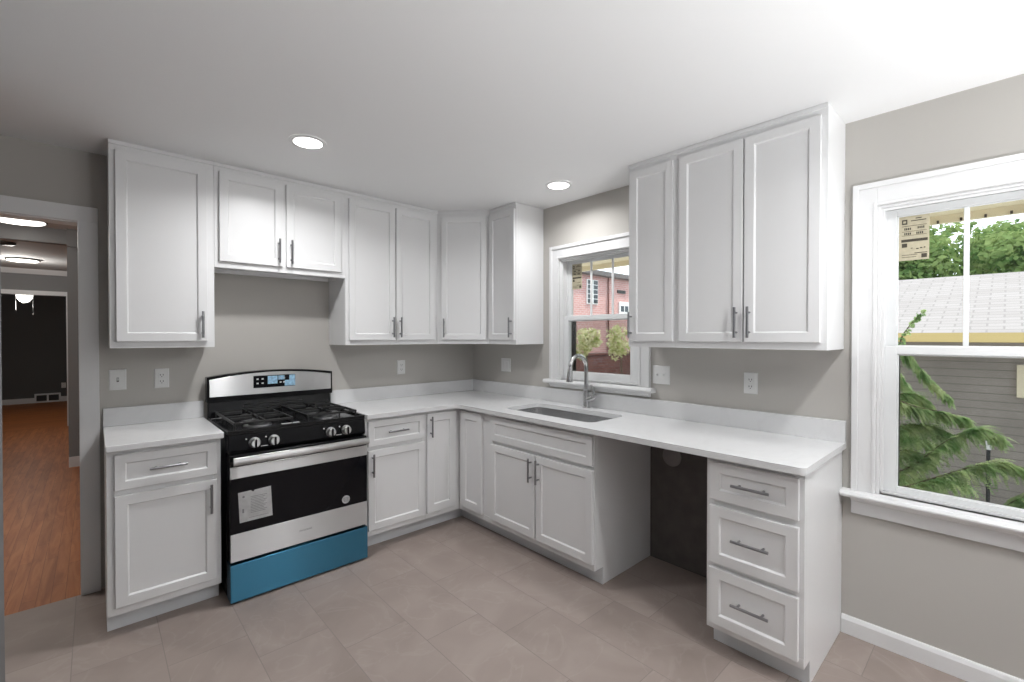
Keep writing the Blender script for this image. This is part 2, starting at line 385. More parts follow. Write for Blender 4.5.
# ------------------------------------------------------------------ windows
def casing_profile_box(mb, y0, y1, z0, z1): mb.box(-.020, 0, y0, y1, z0, z1)
def window(name, label, W, ch, horn, apron_h, npanes, pane_label, glu, gru, gl, gr, zlo, zmeet, ztop):
    y0, y1, z0, z1 = W                     # y0 = right edge in view (nearer), y1 = left edge
    w = thing(name, label, None, (0, 0, 0), kind='structure')
    cw = ch
    c = MB(); ct = cw + .016                # the head casing is a little deeper than the sides
    for a, b in ((y1, y1 + cw), (y0 - cw, y0)):
        c.box(-.016, 0, a, b, z0, z1 + ct)
    c.box(-.016, 0, y0, y1, z1, z1 + ct)
    c.box(-.026, -.0161, y1 + cw - .024, y1 + cw, z0, z1 + ct)
    c.box(-.026, -.0161, y0 - cw, y0 - cw + .024, z0, z1 + ct)
    c.box(-.026, -.0161, y0 - cw + .024, y1 + cw - .024, z1 + ct - .024, z1 + ct)
    c.box(-.020, -.0161, y1 + .001, y1 + .014, z0, z1 + .013); c.box(-.020, -.0161, y0 - .014, y0 - .001, z0, z1 + .013); c.box(-.020, -.0161, y0 - .001, y1 + .001, z1 + .001, z1 + .013)
    c.build('casing', 'trim', w, .003)
    j = MB(); t = .012
    j.box(.0, .14, y1 - t, y1, z0, z1).box(.0, .14, y0, y0 + t, z0, z1).box(.0, .14, y0 + t, y1 - t, z1 - t, z1)
    j.box(.02, .14, y0 + t, y1 - t, z0 - .0, z0 + .012)
    for yy, sgn in ((y1 - t, -1), (y0 + t, 1)):      # stops and tracks
        j.box(.012, .026, yy, yy + sgn * .012, z0 + .012, z1 - t)
        j.box(.066, .074, yy, yy + sgn * .010, z0 + .012, z1 - t)
    j.box(.012, .026, y0 + t + .012, y1 - t - .012, z1 - t - .012, z1 - t)
    j.build('jamb', 'trim', w, .0015)
    st = MB().prism([(-.062, z0 - .026), (-.066, z0 - .018), (-.066, z0 - .012), (-.058, z0), (.03, z0), (.03, z0 - .030), (-.050, z0 - .030)], y0 - cw - horn, y1 + cw + horn, 'Y')
    # the slab is only as deep as the wall opening outside it
    st.build('stool', 'trim', w, .002)
    ap = MB().prism([(-.034, z0 - .030), (-.030, z0 - .042), (-.018, z0 - .050), (-.016, z0 - .030 - apron_h), (0, z0 - .030 - apron_h), (0, z0 - .030)], y0 - cw, y1 + cw, 'Y')
    ap.build('apron', 'trim', w, .0015)
    def sash(nm, x0, x1, za, zb, ga, gb, munt, gl, gr):
        s = MB()
        s.box(x0, x1, gl, y1 - t - .001, za, zb).box(x0, x1, y0 + t + .001, gr, za, zb)
        s.box(x0, x1, gr, gl, za, ga).box(x0, x1, gr, gl, gb, zb)
        i = .006
        xm = (x0 + x1) / 2
        s.box(x0 + .008, xm - .004, gl - i, gl, ga, gb).box(x0 + .008, xm - .004, gr, gr + i, ga, gb).box(x0 + .008, xm - .004, gr + i, gl - i, ga, ga + i).box(x0 + .008, xm - .004, gr + i, gl - i, gb - i, gb)
        so = s.build(nm, 'sash', w, .002)
        MB().box(xm - .002, xm + .002, gr, gl, ga, gb).build('glass', 'glass', so)
        for k in range(1, munt):
            yk = gl + (gr - gl) * k / munt
            MB().box(xm - .010, xm - .0025, yk - .009, yk + .009, ga, gb).build('muntin', 'sash', so, .002)
        return so, xm
    up, xm = sash('upper_sash', .076, .108, zmeet - .030, z1 - t - .002, zmeet, ztop, npanes, glu, gru)
    lo, xl = sash('lower_sash', .030, .062, z0 + .013, zmeet + .002, zlo, zmeet - .034, 1, gl, gr)
    sf = MB(); xs = .118
    sf.box(xs, xs + .012, gl + .0, y1 - t - .012, z0 + .013, zmeet).box(xs, xs + .012, y0 + t + .012, gr, z0 + .013, zmeet)
    so = sf.build('screen_frame', 'bronze', w)
    MB().box(xs + .005, xs + .006, gr, gl, z0 + .013, zmeet).build('insect_screen', 'screen', so)
    # energy label stuck on the inside of the upper pane
    ly0, ly1, lz0, lz1 = pane_label
    lab = MB().box(xm - .0035, xm - .0025, ly1, ly0, lz0, lz1).build('energy_label', 'label', up)
    wd, hg = ly0 - ly1, lz1 - lz0
    ink = MB(); xi = xm - .0042
    def mark(u0, u1, v0, v1): ink.box(xi, xm - .0036, ly0 - wd * u0, ly0 - wd * u1, lz1 - hg * v0, lz1 - hg * v1)
    for (u0, u1, v0, v1) in ((.10, .28, .07, .10), (.10, .28, .15, .18), (.10, .14, .10, .15), (.24, .28, .10, .15), (.40, .90, .10, .12), (.55, .75, .05, .07),
                             (.10, .92, .215, .225), (.10, .92, .34, .348), (.10, .92, .43, .438), (.08, .95, .52, .58), (.10, .28, .61, .70), (.40, .46, .72, .735),
                             (.58, .66, .735, .76), (.70, .78, .725, .75), (.82, .88, .72, .745), (.52, .94, .835, .85), (.75, .93, .87, .96), (.10, .62, .87, .88), (.10, .58, .92, .93)):
        mark(u0, u1, v0, v1)
    for (u, v) in ((.18, .26), (.62, .25), (.18, .37), (.58, .37)):     # the rows of ratings
        for k in range(4): mark(u + k * .06, u + k * .06 + .04, v, v + .05)
    ink.build('label_print', 'inkd', up)
    return w
w1 = window('window_1', 'large white double-hung window right of the drawer cabinet', WIN1, .090, .036, .080, 3, (-3.096, -3.200, 1.770, 1.971),
            -3.090, -3.776, -3.100, -3.766, .735, 1.376, 1.977)
w2 = window('window_2', 'small white double-hung window above the sink', WIN2, .082, .035, .030, 3, (-1.138, -1.236, 1.787, 1.981),
            -1.137, -1.712, -1.149, -1.702, 1.153, 1.578, 1.986)
# third window, beyond the right edge of the photograph, gives the room its side daylight
w3 = thing('window_3', 'wide window on the right wall nearer the viewer', None, kind='structure')
f = MB(); y0, y1, z0, z1 = WIN3
for a, b in ((y0, y0 + .06), (y1 - .06, y1), ((y0 + y1) / 2 - .03, (y0 + y1) / 2 + .03)): f.box(.06, .12, a, b, z0, z1)
f.box(.061, .119, y0 + .06, y1 - .06, z0, z0 + .06).box(.061, .119, y0 + .06, y1 - .06, z1 - .06, z1)
f.build('frame', 'sash', w3)
MB().box(.088, .092, y0 + .06, y1 - .06, z0 + .06, z1 - .06).build('glass', 'glass', w3)
c = MB(); c.box(-.018, 0, y1, y1 + .08, z0, z1 + .08).box(-.018, 0, y0 - .08, y0, z0, z1 + .08).box(-.018, 0, y0, y1, z1, z1 + .08)
c.build('casing', 'trim', w3, .002)

# ------------------------------------------------------------------ cabinets
def shaker(w, h, t=.019, rail=.057, panel=.009):
    """door or drawer front in local x (0..w), z (0..h), back at y=0, face at y=-t"""
    mb = MB()
    def ring(i, y): return [(i, y, i), (w - i, y, i), (w - i, y, h - i), (i, y, h - i)]
    mb.rings([ring(0, 0), ring(0, -t + .0015), ring(.0015, -t), ring(rail - .001, -t), ring(rail + .001, -t + .002), ring(rail + .006, -t + panel)], True, True)
    return mb
def pull_mb(length=.150, r=.0064, post=.096, stand=.030, vertical=True):
    mb = MB()
    if vertical:
        mb.tube([(0, -stand, -length / 2), (0, -stand, length / 2)], r, 10)
        for s in (-1, 1): mb.tube([(0, 0.0, s * post / 2), (0, -stand, s * post / 2)], r * .8, 8)
    else:
        mb.tube([(-length / 2, -stand, 0), (length / 2, -stand, 0)], r, 10)
        for s in (-1, 1): mb.tube([(s * post / 2, 0.0, 0), (s * post / 2, -stand, 0)], r * .8, 8)
    return mb
def add_pull(front, x, z, vertical, y=-.019):
    h = pull_mb(vertical=vertical).build('bar_pull', 'nickel', front, smooth=True); h.location = (x, y, z); return h
def front(name, parent, x0, x1, z0, z1, yf, pull=None, rail=.046):
    """pull = (x, z, vertical) in cabinet coordinates"""
    o = shaker(x1 - x0, z1 - z0, rail=rail).build(name, 'cab', parent); o.location = (x0, -yf, z0)
    if pull: add_pull(o, pull[0] - x0, pull[1] - z0, pull[2], -.019 if not (name == 'drawer') else -.010)
    return o
def box_body(parent, w, depth, z0, z1, name='body', light_rail=False):
    mb = MB(); t = .018
    mb.box(0, t, -depth + .02, 0, z0, z1).box(w - t, w, -depth + .02, 0, z0, z1)
    mb.box(t, w - t, -.006, 0, z0 + t, z1 - t)
    zb = z0 + (.025 if light_rail else .012)
    mb.box(t, w - t, -depth + .02, 0, zb, zb + t).box(t, w - t, -depth + .02, 0, z1 - t, z1)
    if light_rail: mb.box(t, w - t, -.03, -.012, z0, zb)
    mb.box(0, w, -depth, -depth + .0195, z0, z0 + .036); mb.box(0, w, -depth, -depth + .0195, z1 - .05, z1)
    mb.box(0, .036, -depth, -depth + .0195, z0 + .036, z1 - .05); mb.box(w - .036, w, -depth, -depth + .0195, z0 + .036, z1 - .05)
    mb.box(.036, w - .036, -depth + .0005, -depth + .0195, z0 + .036, z1 - .05)
    return mb.build(name, 'cab', parent, .001, seg=1)
UZ0, UZ1, UD = 1.361, H - .001, .301
D0, D1 = 1.396, 2.390
def scribe(parent, w, depth, ends=(0, 0)):
    MB().prism([(-depth, UZ1 - .020), (-depth - .006, UZ1 - .018), (-depth - .008, UZ1), (-depth, UZ1)], -ends[0], w + ends[1], 'X').build('scribe_moulding', 'cab', parent)
def upper(label, loc, rot, w, doors, z0=UZ0, dz=(D0, D1), rail=False, group='white shaker wall cabinets'):
    c = thing('wall_cabinet', label, 'cabinet', loc, rot, group)
    box_body(c, w, UD, z0, UZ1, light_rail=rail)
    scribe(c, w, UD)
    for x0, x1, px in doors: front('door', c, x0, x1, dz[0], dz[1], UD + .0005, (px, dz[0] + .095, True), .044)
    return c
upper('tall single-door white wall cabinet left of the range, next to the doorway', (-2.600, 0, 0), 0, .4600, [(.025, .424, .398)])
upper('short two-door white wall cabinet centred above the range', (-2.139, 0, 0), 0, .7765, [(.024, .369, .343), (.390, .743, .416)], 1.829, (1.866, 2.392), True)
upper('tall two-door white wall cabinet right of the range', (-1.3620, 0, 0), 0, .7610, [(.023, .376, .350), (.386, .724, .412)])
# diagonal corner cabinet
c = thing('corner_wall_cabinet', 'angled single-door white wall cabinet in the room corner', 'cabinet', (0, 0, 0), group='white shaker wall cabinets')
P = [(-.6005, -.001), (-.6005, -.301), (-.301, -.6005), (-.001, -.6005), (-.001, -.001)]
MB().prism(P, UZ0 + .012, UZ1).prism([(-.598, -.289), (-.6005, -.301), (-.301, -.6005), (-.289, -.598)], UZ0, UZ0 + .0118).build('body', 'cab', c, .001, seg=1)
df = bpy.data.objects.new('door_front', None)
bpy.data.objects.remove(df)
s2 = math.sqrt(.5); L_ = .2995 * math.sqrt(2)
dd = shaker(.366, D1 - D0, rail=.044).build('door', 'cab', c)
dd.rotation_euler = (0, 0, R(-45)); dd.location = (-.6005 + .034 * s2 - .0005 * s2, -.301 - .034 * s2 - .0005 * s2, D0)
add_pull(dd, .026, .095, True)
q = [(-.6005, -.301), (-.301, -.6005)]
MB().prism([(-.6005, -.301), (-.6005 - .006 * s2, -.301 - .006 * s2), (-.301 - .006 * s2, -.6005 - .006 * s2), (-.301, -.6005)], UZ1 - .020, UZ1).build('scribe_moulding', 'cab', c)
upper('narrow single-door white wall cabinet left of the sink window', (0, -.6010, 0), RIGHT, .3165, [(.013, .311, .285)])
upper('narrow single-door white wall cabinet right of the sink window', (0, -1.9050, 0), RIGHT, .3015, [(.018, .287, .030)])
upper('wide two-door white wall cabinet nearest the large window', (0, -2.2070, 0), RIGHT, .7000, [(.023, .352, .326), (.360, .676, .386)])

BD, BZ0, BZ1, TOE = .597, .100, .8835, .5143
def base_body(parent, w, left_side=True, right_side=True):
    mb = MB(); t = .018
    side = [(-.001, 0), (-TOE, 0), (-TOE, BZ0), (-BD + .02, BZ0), (-BD + .02, BZ1), (-.001, BZ1)]
    mb.prism(side, 0, t, 'X').prism(side, w - t, w, 'X')
    mb.box(t, w - t, -.008, -.001, BZ0, BZ1); mb.box(t, w - t, -BD + .02, -.008, BZ0 + .01, BZ0 + .028)
    mb.box(0, w, -BD, -BD + .0195, BZ0, BZ0 + .04); mb.box(0, w, -BD, -BD + .0195, BZ1 - .03, BZ1)
    mb.box(0, .03, -BD, -BD + .0195, BZ0 + .04, BZ1 - .03); mb.box(w - .03, w, -BD, -BD + .0195, BZ0 + .04, BZ1 - .03)
    mb.box(.03, w - .03, -BD + .0005, -BD + .0195, BZ0 + .04, BZ1 - .03)
    o = mb.build('body', 'cab', parent, .001, seg=1)
    MB().box(-.0, w, -TOE - .006, -TOE - .0005, 0.0005, BZ0 - .0005).build('toe_kick', 'toe', parent)
    return o
DZ, RZ = (.140, .668), (.695, .862)
GB = 'white shaker base cabinets'
b = thing('base_cabinet', 'white base cabinet with one drawer and door, between doorway and range', 'cabinet', (-2.623, 0, 0), 0, GB)
base_body(b, .458)
front('drawer', b, .029, .437, *RZ, BD + .0005, (.233, .780, False), .040); front('door', b, .029, .437, *DZ, BD + .0005, (.409, .575, True))
b = thing('base_cabinet', 'white base cabinet with one drawer and door, right of the range', 'cabinet', (-1.3615, 0, 0), 0, GB)
base_body(b, .4585)
front('drawer', b, .020, .444, *RZ, BD + .0005, (.232, .780, False), .040); front('door', b, .020, .444, *DZ, BD + .0005, (.046, .575, True))
# lazy-susan corner cabinet with a folding pair of doors
c = thing('corner_base_cabinet', 'white corner base cabinet with folding doors meeting at the inner corner', 'cabinet', (0, 0, 0), 0, GB)
mb = MB().prism([(-.9025, -.001), (-.9025, -BD), (-BD, -BD), (-BD, -.8955), (-.001, -.8955), (-.001, -.001)], BZ0, BZ1)
mb.prism([(-.9025, -.001), (-.9025, -TOE), (-TOE, -TOE), (-TOE, -.8955), (-.001, -.8955), (-.001, -.001)], 0, BZ0)
mb.build('body', 'cab', c, .001, seg=1)
MB().box(-.9025, -TOE - .0065, -TOE - .006, -TOE - .0005, .0005, BZ0 - .001).box(-TOE - .006, -TOE - .0005, -.8955, -TOE - .0005, .0005, BZ0 - .001).build('toe_kick', 'toe', c)
o = shaker(.252, .862 - .140).build('door', 'cab', c); o.location = (-.894, -BD - .0005, .140); add_pull(o, .026, .63, True)
o = shaker(.252, .862 - .140).build('door', 'cab', c); o.rotation_euler = (0, 0, RIGHT); o.location = (-BD - .0005, -.6385, .140)
# sink base
b = thing('sink_base_cabinet', 'wide white base cabinet with two doors under the sink', 'cabinet', (0, -.896, 0), RIGHT, GB)
mb = MB(); w = .984; t = .018
side = [(-.001, 0), (-TOE, 0), (-TOE, BZ0), (-BD + .02, BZ0), (-BD + .02, BZ1), (-.001, BZ1)]
mb.prism(side, 0, t, 'X').prism(side, w - t, w, 'X').box(t, w - t, -.008, -.001, BZ0, BZ1).box(t, w - t, -BD + .02, -.008, BZ0 + .01, BZ0 + .028)
mb.box(0, w, -BD, -BD + .0195, BZ0, BZ0 + .04).box(0, w, -BD, -BD + .0195, BZ1 - .03, BZ1).box(0, .093, -BD, -BD + .0195, BZ0 + .04, BZ1 - .03).box(w - .03, w, -BD, -BD + .0195, BZ0 + .04, BZ1 - .03)
mb.box(.093, w - .03, -BD + .0005, -BD + .0195, BZ0 + .04, BZ1 - .03)
mb.build('body', 'cab', b, .001, seg=1)
MB().box(0, w, -TOE - .006, -TOE - .0005, .0005, BZ0 - .0005).build('toe_kick', 'toe', b)
front('false_front', b, .093, .979, *RZ, BD + .0005, None, .045)
front('door', b, .093, .526, *DZ, BD + .0005, (.500, .575, True)); front('door', b, .540, .979, *DZ, BD + .0005, (.566, .575, True))
# drawer base
b = thing('drawer_base_cabinet', 'white base cabinet with three stacked drawers at the counter end', 'cabinet', (0, -2.515, 0), RIGHT, GB)
base_body(b, .389)
for z0_, z1_ in ((.693, .860), (.408, .664), (.132, .384)):
    front('drawer', b, .018, .372, z0_, z1_, BD + .0005, (.195, (z0_ + z1_) / 2, False), .045)

# ------------------------------------------------------------------ countertops
CZ0, CZ1 = .884, .914
def arc(cx, cy, r, a0, a1, n=6): return [(cx + r * math.cos(R(a0 + (a1 - a0) * k / n)), cy + r * math.sin(R(a0 + (a1 - a0) * k / n))) for k in range(n + 1)]
t = thing('countertop', 'short white quartz countertop left of the range', 'countertop', (0, 0, 0), group='white quartz countertops')
MB().prism([(-2.626, -.001), *arc(-2.626 + .006, -.638 + .006, .006, 180, 270, 3), *arc(-2.154 - .012, -.638 + .012, .012, 270, 360, 4), (-2.154, -.001)], CZ0, CZ1).build('slab', 'counter', t, .003)
MB().box(-2.626, -2.154, -.021, -.001, CZ1 + .0002, 1.0175).build('backsplash', 'counter', t, .0015)
t = thing('countertop', 'long L-shaped white quartz countertop from range past the sink', 'countertop', (0, 0, 0), group='white quartz countertops')
YE = -2.919
outer = [(-1.360, -.001), *arc(-1.360 + .004, -.642 + .004, .004, 180, 270, 2), *arc(-.650 - .045, -.642 - .045, .045, 90, 0, 6), *arc(-.650 + .022, YE + .022, .022, 180, 270, 6), (-.001, YE), (-.001, -.001)]
SX0, SX1, SY0, SY1, SR = -.515, -.150, -1.790, -1.012, .055
def rrect(x0, x1, y0, y1, r, n=5): return [*arc(x0 + r, y0 + r, r, 180, 270, n), *arc(x1 - r, y0 + r, r, 270, 360, n), *arc(x1 - r, y1 - r, r, 0, 90, n), *arc(x0 + r, y1 - r, r, 90, 180, n)]
MB().fill([outer, rrect(SX0, SX1, SY0, SY1, SR)], CZ0, CZ1).build('slab', 'counter', t, .002)
MB().prism([(-1.360, -.001), (-1.360, -.021), (-.021, -.021), (-.021, YE), (-.001, YE), (-.001, -.001)], CZ1 + .0002, 1.0175).build('backsplash', 'counter', t, .0015)

# ------------------------------------------------------------------ sink and faucet
s = thing('kitchen_sink', 'undermount stainless steel sink basin below the window', 'sink', (0, 0, CZ0), 0)
def rr3(off, r, z): return [(a, b_, z) for a, b_ in rrect(SX0 - off, SX1 + off, SY0 - off, SY1 + off, r, 5)]
MB().rings([rr3(.020, .06, -.0005), rr3(-.0, .055, -.0005), rr3(-.002, .055, -.17), rr3(-.008, .05, -.188), rr3(-.025, .04, -.195), rr3(-.15, .02, -.198)], False, True).build('basin', 'sink', s, smooth=True)
MB().lathe([(.042, .0), (.042, .003), (.030, .003), (.026, -.004)], ((SX0 + SX1) / 2, (SY0 + SY1) / 2, -.1975), 24).build('drain', 'chrome', s, smooth=True)
f = thing('faucet', 'brushed metal gooseneck pull-down faucet behind the sink', 'faucet', (-.075, -1.408, CZ1), 0)
MB().lathe([(.027, 0), (.027, .006), (.0225, .010), (.0215, .10), (.0205, .125), (.0145, .132)], seg=20).build('body', 'chrome', f, smooth=True)
pts = [(0, 0, .125), (0, 0, .285)] + [(-.0875 + .0875 * math.cos(R(a)), 0, .285 + .0875 * math.sin(R(a))) for a in range(12, 169, 12)] + [(-.172, 0, .298)]
MB().tube(pts, .0148, 14).build('spout', 'chrome', f, smooth=True)
MB().tube([(-.171, 0, .300), (-.176, 0, .272), (-.180, 0, .235), (-.184, 0, .195)], [.0155, .0175, .0195, .0215], 14).build('spray_head', 'chrome', f, smooth=True)
lv = MB().tube([(0, -.018, .062), (0, -.060, .080)], [.020, .018], 14)
lv.tube([(0, -.052, .070), (.0, -.084, .098)], [.016, .012], 10)
lv.tube([(0, -.058, .078), (.002, -.062, .115), (.004, -.040, .165)], [.013, .011, .009], 10)
lv.build('lever', 'chrome', f, smooth=True)

# ------------------------------------------------------------------ gas range
RW = .763
g = thing('gas_range', 'stainless and black gas range with blue-filmed bottom drawer', 'range', (-2.142, 0, 0))
YF = -.600
MB().box(0, RW, YF, -.03, .022, .895).build('body', 'black', g, .003)
legs = [(.04, -.56), (RW - .04, -.56), (.04, -.08), (RW - .04, -.08)]
for x, y in legs: MB().lathe([(.014, 0), (.018, .004), (.012, .022)], (x, y, 0), 12).build('foot', 'blackm', g)
# cooktop with raised rim
ct = MB().box(0, RW, -.648, -.03, .893, .905)
ct.box(0, RW, -.648, -.636, .905, .917).box(0, .012, -.636, -.09, .905, .917).box(RW - .012, RW, -.636, -.09, .905, .917)
ct.build('cooktop', 'black', g, .003)
MB().prism([(-.600, .795), (-.652, .797), (-.656, .812), (-.648, .892), (-.600, .892)], 0.002, RW - .002, 'X').build('control_panel', 'black', g, .003)
# backguard with arched top
def arch(x0, x1, z0, zs, zc, n=14): return [(x0, z0), (x1, z0)] + [(x1 + (x0 - x1) * k / n, zs + (zc - zs) * (1 - (2 * k / n - 1) ** 2)) for k in range(n + 1)]
bgd = MB().prism(arch(-.006, RW + .004, 1.010, 1.168, 1.198), -.092, -.030, 'Y')
bgd.prism([(-.030, .905), (-.075, .905), (-.060, 1.012), (-.030, 1.012)], .004, RW - .004, 'X')
bgd.build('backguard', 'black', g, .003)
MB().prism(arch(.006, RW - .008, 1.043, 1.152, 1.186), -.097, -.0925, 'Y').build('steel_fascia', 'steel', g, .0015)
for k in range(3): MB().box(.20, .56, -.0745, -.0700, .935 + k * .02, .941 + k * .02).build('vent_louver', 'blackm', g)
dp = MB().box(.250, .508, -.0995, -.0972, 1.083, 1.163).build('display_panel', 'bglass', g)
tag(dp, 'black clock display with pale blue film')
for a, b_, z0_, z1_ in ((.335, .395, 1.105, 1.158), (.440, .508, 1.086, 1.125), (.470, .506, 1.125, 1.160), (.400, .440, 1.130, 1.158)):
    MB().box(a, b_, -.1003, -.0996, z0_, z1_).build('display_film', 'film', dp)
for a in (.268, .298, .408, .430):
    for z in (1.108, 1.136): MB().box(a, a + .012, -.1003, -.0996, z, z + .009).build('display_button', 'plate', dp)
# knobs
for x in (.126, .223, .540, .635):
    k = MB().lathe([(.029, 0), (.029, -.006), (.025, -.010), (.0235, -.028), (.020, -.032)], (x, -.655, .842), 20, 'Y').build('knob', 'steel', g, smooth=True)
    MB().box(x - .0045, x + .0045, -.696, -.688, .820, .864).build('knob_grip', 'black', k, .0015)
for x in (.126, .223, .540, .635): MB().lathe([(.0045, 0), (.0045, -.0012)], (x - .040, -.6545, .866), 8, 'Y').build('burner_mark', 'plate', g)
for x in (.175, .590): MB().box(x - .018, x + .018, -.6562, -.6545, .815, .819).build('panel_line', 'plate', g)
# oven door
OD0, OD1 = -.677, -.601
MB().box(.002, RW - .002, OD0, OD1, .224, .790).build('oven_door', 'black', g, .003)
od = [o for o in g.children if o.name.startswith('oven_door')][0]
MB().box(.004, RW - .004, -.685, OD0 - .0005, .668, .731).build('upper_band', 'steel', od, .002)
MB().box(.004, RW - .004, -.682, OD0 - .0005, .374, .6675).build('oven_window', 'bglass', od, .001)
MB().box(.004, RW - .004, -.685, OD0 - .0005, .227, .3735).build('lower_band', 'steel', od, .002)
hb = MB().prism([(-.728 + .014 * math.cos(R(a)) * .8, .768 + .021 * math.sin(R(a))) for a in range(0, 360, 24)], .012, RW - .012, 'X')
hb.build('door_handle', 'steel', od, smooth=True)
for a in (.02, RW - .05): MB().box(a, a + .03, -.726, OD0 - .0005, .756, .780).build('handle_bracket', 'black', od, .002)
pp = MB().prism([(.040, .590), (.101, .592), (.112, .582), (.119, .591), (.199, .595), (.207, .430), (.047, .428)], -.6845, -.6825, 'Y').build('instruction_sheet', 'paper', od)
pk = MB().lathe([(.006, 0), (.006, -.0008)], (.065, -.6846, .564), 10, 'Y')
for i in range(11): pk.box(.099, .179 - (i % 3) * .008, -.6853, -.6846, .556 - i * .0085, .5585 - i * .0085)
pk.box(.059, .067, -.6853, -.6846, .478, .500); pk.box(.092, .187, -.6853, -.6846, .446, .448)
pk.build('sheet_print', 'ink', od)
MB().lathe([(.0245, 0), (.0245, -.0012)], (.622, -.6825, .416), 28, 'Y').build('round_sticker', 'paper', od)
rk = MB()
for i in range(4): rk.box(.605 + i * .001, .639 - i * .001, -.6845, -.6838, .425 - i * .007, .4275 - i * .007)
rk.build('sticker_print', 'ink', od)
cu = bpy.data.curves.new('maker_lettering', 'FONT'); cu.body = 'FRIGIDAIRE'; cu.size = .0135; cu.extrude = .0004; cu.align_x = 'CENTER'; cu.align_y = 'CENTER'; cu.space_character = 1.05
tx = bpy.data.objects.new('tmp_lettering', cu); COL.objects.link(tx)
dg = bpy.context.evaluated_depsgraph_get(); me = bpy.data.meshes.new_from_object(tx.evaluated_get(dg)); bpy.data.objects.remove(tx)
lt = bpy.data.objects.new('maker_lettering', me); COL.objects.link(lt); me.materials.clear(); me.materials.append(M['ink'])
lt.rotation_euler = (R(90), 0, 0); lt.location = (.383, -.6855, .298); lt.parent = od
# bottom drawer
bd = MB().box(.002, RW - .002, -.687, -.601, .013, .212).build('storage_drawer', 'blue', g, .003)
tag(bd, 'bottom drawer covered in blue protective film')
# burners and grates
for x, y, r in ((.185, -.47, .050), (.185, -.21, .040), (.572, -.47, .045), (.572, -.21, .036)):
    bu = MB().lathe([(r * 1.5, .905), (r * 1.45, .910), (r, .912), (r, .922), (r * .85, .925)], (x, y, 0), 22).build('burner', 'nickel', g, smooth=True)
    MB().lathe([(r * .8, .925), (r * .82, .932), (r * .6, .936)], (x, y, 0), 22).build('burner_cap', 'blackm', bu, smooth=True)
for gx0, gx1 in ((.035, .340), (.417, .722)):
    gr = MB(); z0_, z1_ = .940, .953; tb = .011
    ya, yb = -.615, -.095
    for xx in (gx0, gx1 - tb): gr.box(xx, xx + tb, ya, yb, z0_, z1_)
    for yy in (ya, (ya + yb) / 2 - tb / 2, yb - tb): gr.box(gx0 + tb, gx1 - tb, yy, yy + tb, z0_, z1_)
    xm = (gx0 + gx1) / 2
    for yy in (-.47, -.21):
        for sx in (-1, 1): gr.box(xm + sx * .03, xm + sx * (gx1 - gx0) / 2 - sx * tb, yy - tb / 2, yy + tb / 2, z0_ + .001, z1_ + .004)
        for sy, en in ((-1, .08), (1, .08)): gr.box(xm - tb / 2, xm + tb / 2, yy + sy * .03, yy + sy * (.118 if (yy < -.3) == (sy < 0) else .105), z0_ + .001, z1_ + .004)
    for xx in (gx0, gx1 - tb):
        for yy in (ya, (ya + yb) / 2, yb - tb): gr.box(xx + .001, xx + tb - .001, yy + .001, yy + tb - .001, .905, z0_)
    gr.build('grate', 'blackm', g, .002)
MB().box(.352, .405, -.60, -.12, .9052, .914).build('centre_plate', 'black', g, .002)
MB().box(.275, .372, -.625, -.600, .9175, .9185).build('cooktop_label', 'paper', g)
MB().box(.005, .06, -.16, -.145, .9175, .9185).build('cooktop_tape', 'paper', g)

# ------------------------------------------------------------------ outlets and switches
def plate(label, cat, name, loc, rot, w=.072, h=.117, kind='outlet', gangs=1, group='white wall plates', slot='slot'):
    p = thing(name, label, cat, loc, rot, group)
    MB().rings([[(-w / 2, 0, -h / 2), (w / 2, 0, -h / 2), (w / 2, 0, h / 2), (-w / 2, 0, h / 2)],
                [(-w / 2, -.003, -h / 2), (w / 2, -.003, -h / 2), (w / 2, -.003, h / 2), (-w / 2, -.003, h / 2)],
                [(-w / 2 + .004, -.006, -h / 2 + .004), (w / 2 - .004, -.006, -h / 2 + .004), (w / 2 - .004, -.006, h / 2 - .004), (-w / 2 + .004, -.006, h / 2 - .004)]]).build('cover_plate', 'plate', p)
    for i in range(gangs):
        xo = (i - (gangs - 1) / 2) * .046
        if kind == 'outlet':
            for zc in (-.019, .019):
                rc = MB().box(xo - .0165, xo + .0165, -.0085, -.0062, zc - .0155, zc + .0155).build('receptacle', 'plate', p, .001)
                for sx in (-.0068, .0068): MB().box(xo + sx - .0014, xo + sx + .0014, -.0092, -.0086, zc - .003, zc + .006).build('slot', 'slot', rc)
                MB().lathe([(.0024, -.0086), (.0024, -.0092)], (xo, 0, zc - .009), 8, 'Y').build('ground_hole', 'slot', rc)
        elif kind == 'toggle':
            MB().box(xo - .005, xo + .005, -.0075, -.0062, -.012, .012).build('toggle_slot', slot, p)
            MB().prism([(-.0076, -.006), (-.020, .004), (-.020, .009), (-.0076, .006)], xo - .0035, xo + .0035, 'X').build('toggle', 'plate', p)
        else:
            MB().prism([(-.0062, -.033), (-.0085, -.033), (-.012, .033), (-.0062, .033)], xo - .0165, xo + .0165, 'X').build('rocker', 'plate', p, .001)
    return p
plate('white toggle switch on the wall beside the doorway casing', 'light switch', 'light_switch', (-2.562, -.0005, 1.175), 0, .076, kind='toggle')
plate('white duplex outlet on the wall between the switch and the range', 'outlet', 'wall_outlet', (-2.362, -.0005, 1.172), 0)
plate('white duplex outlet on the wall right of the range, above the backsplash', 'outlet', 'wall_outlet', (-.765, -.0005, 1.165), 0)
plate('white rocker switch on the wall between room corner and sink window', 'light switch', 'light_switch', (-.0005, -.467, 1.173), RIGHT, .120, gangs=2, kind='rocker')
plate('double white switch plate just right of the sink window', 'light switch', 'light_switch', (-.0005, -1.950, 1.178), RIGHT, .118, gangs=2, kind='toggle', slot='plate')
plate('white duplex outlet under the two-door wall cabinet by the large window', 'outlet', 'wall_outlet', (-.0005, -2.487, 1.166), RIGHT)

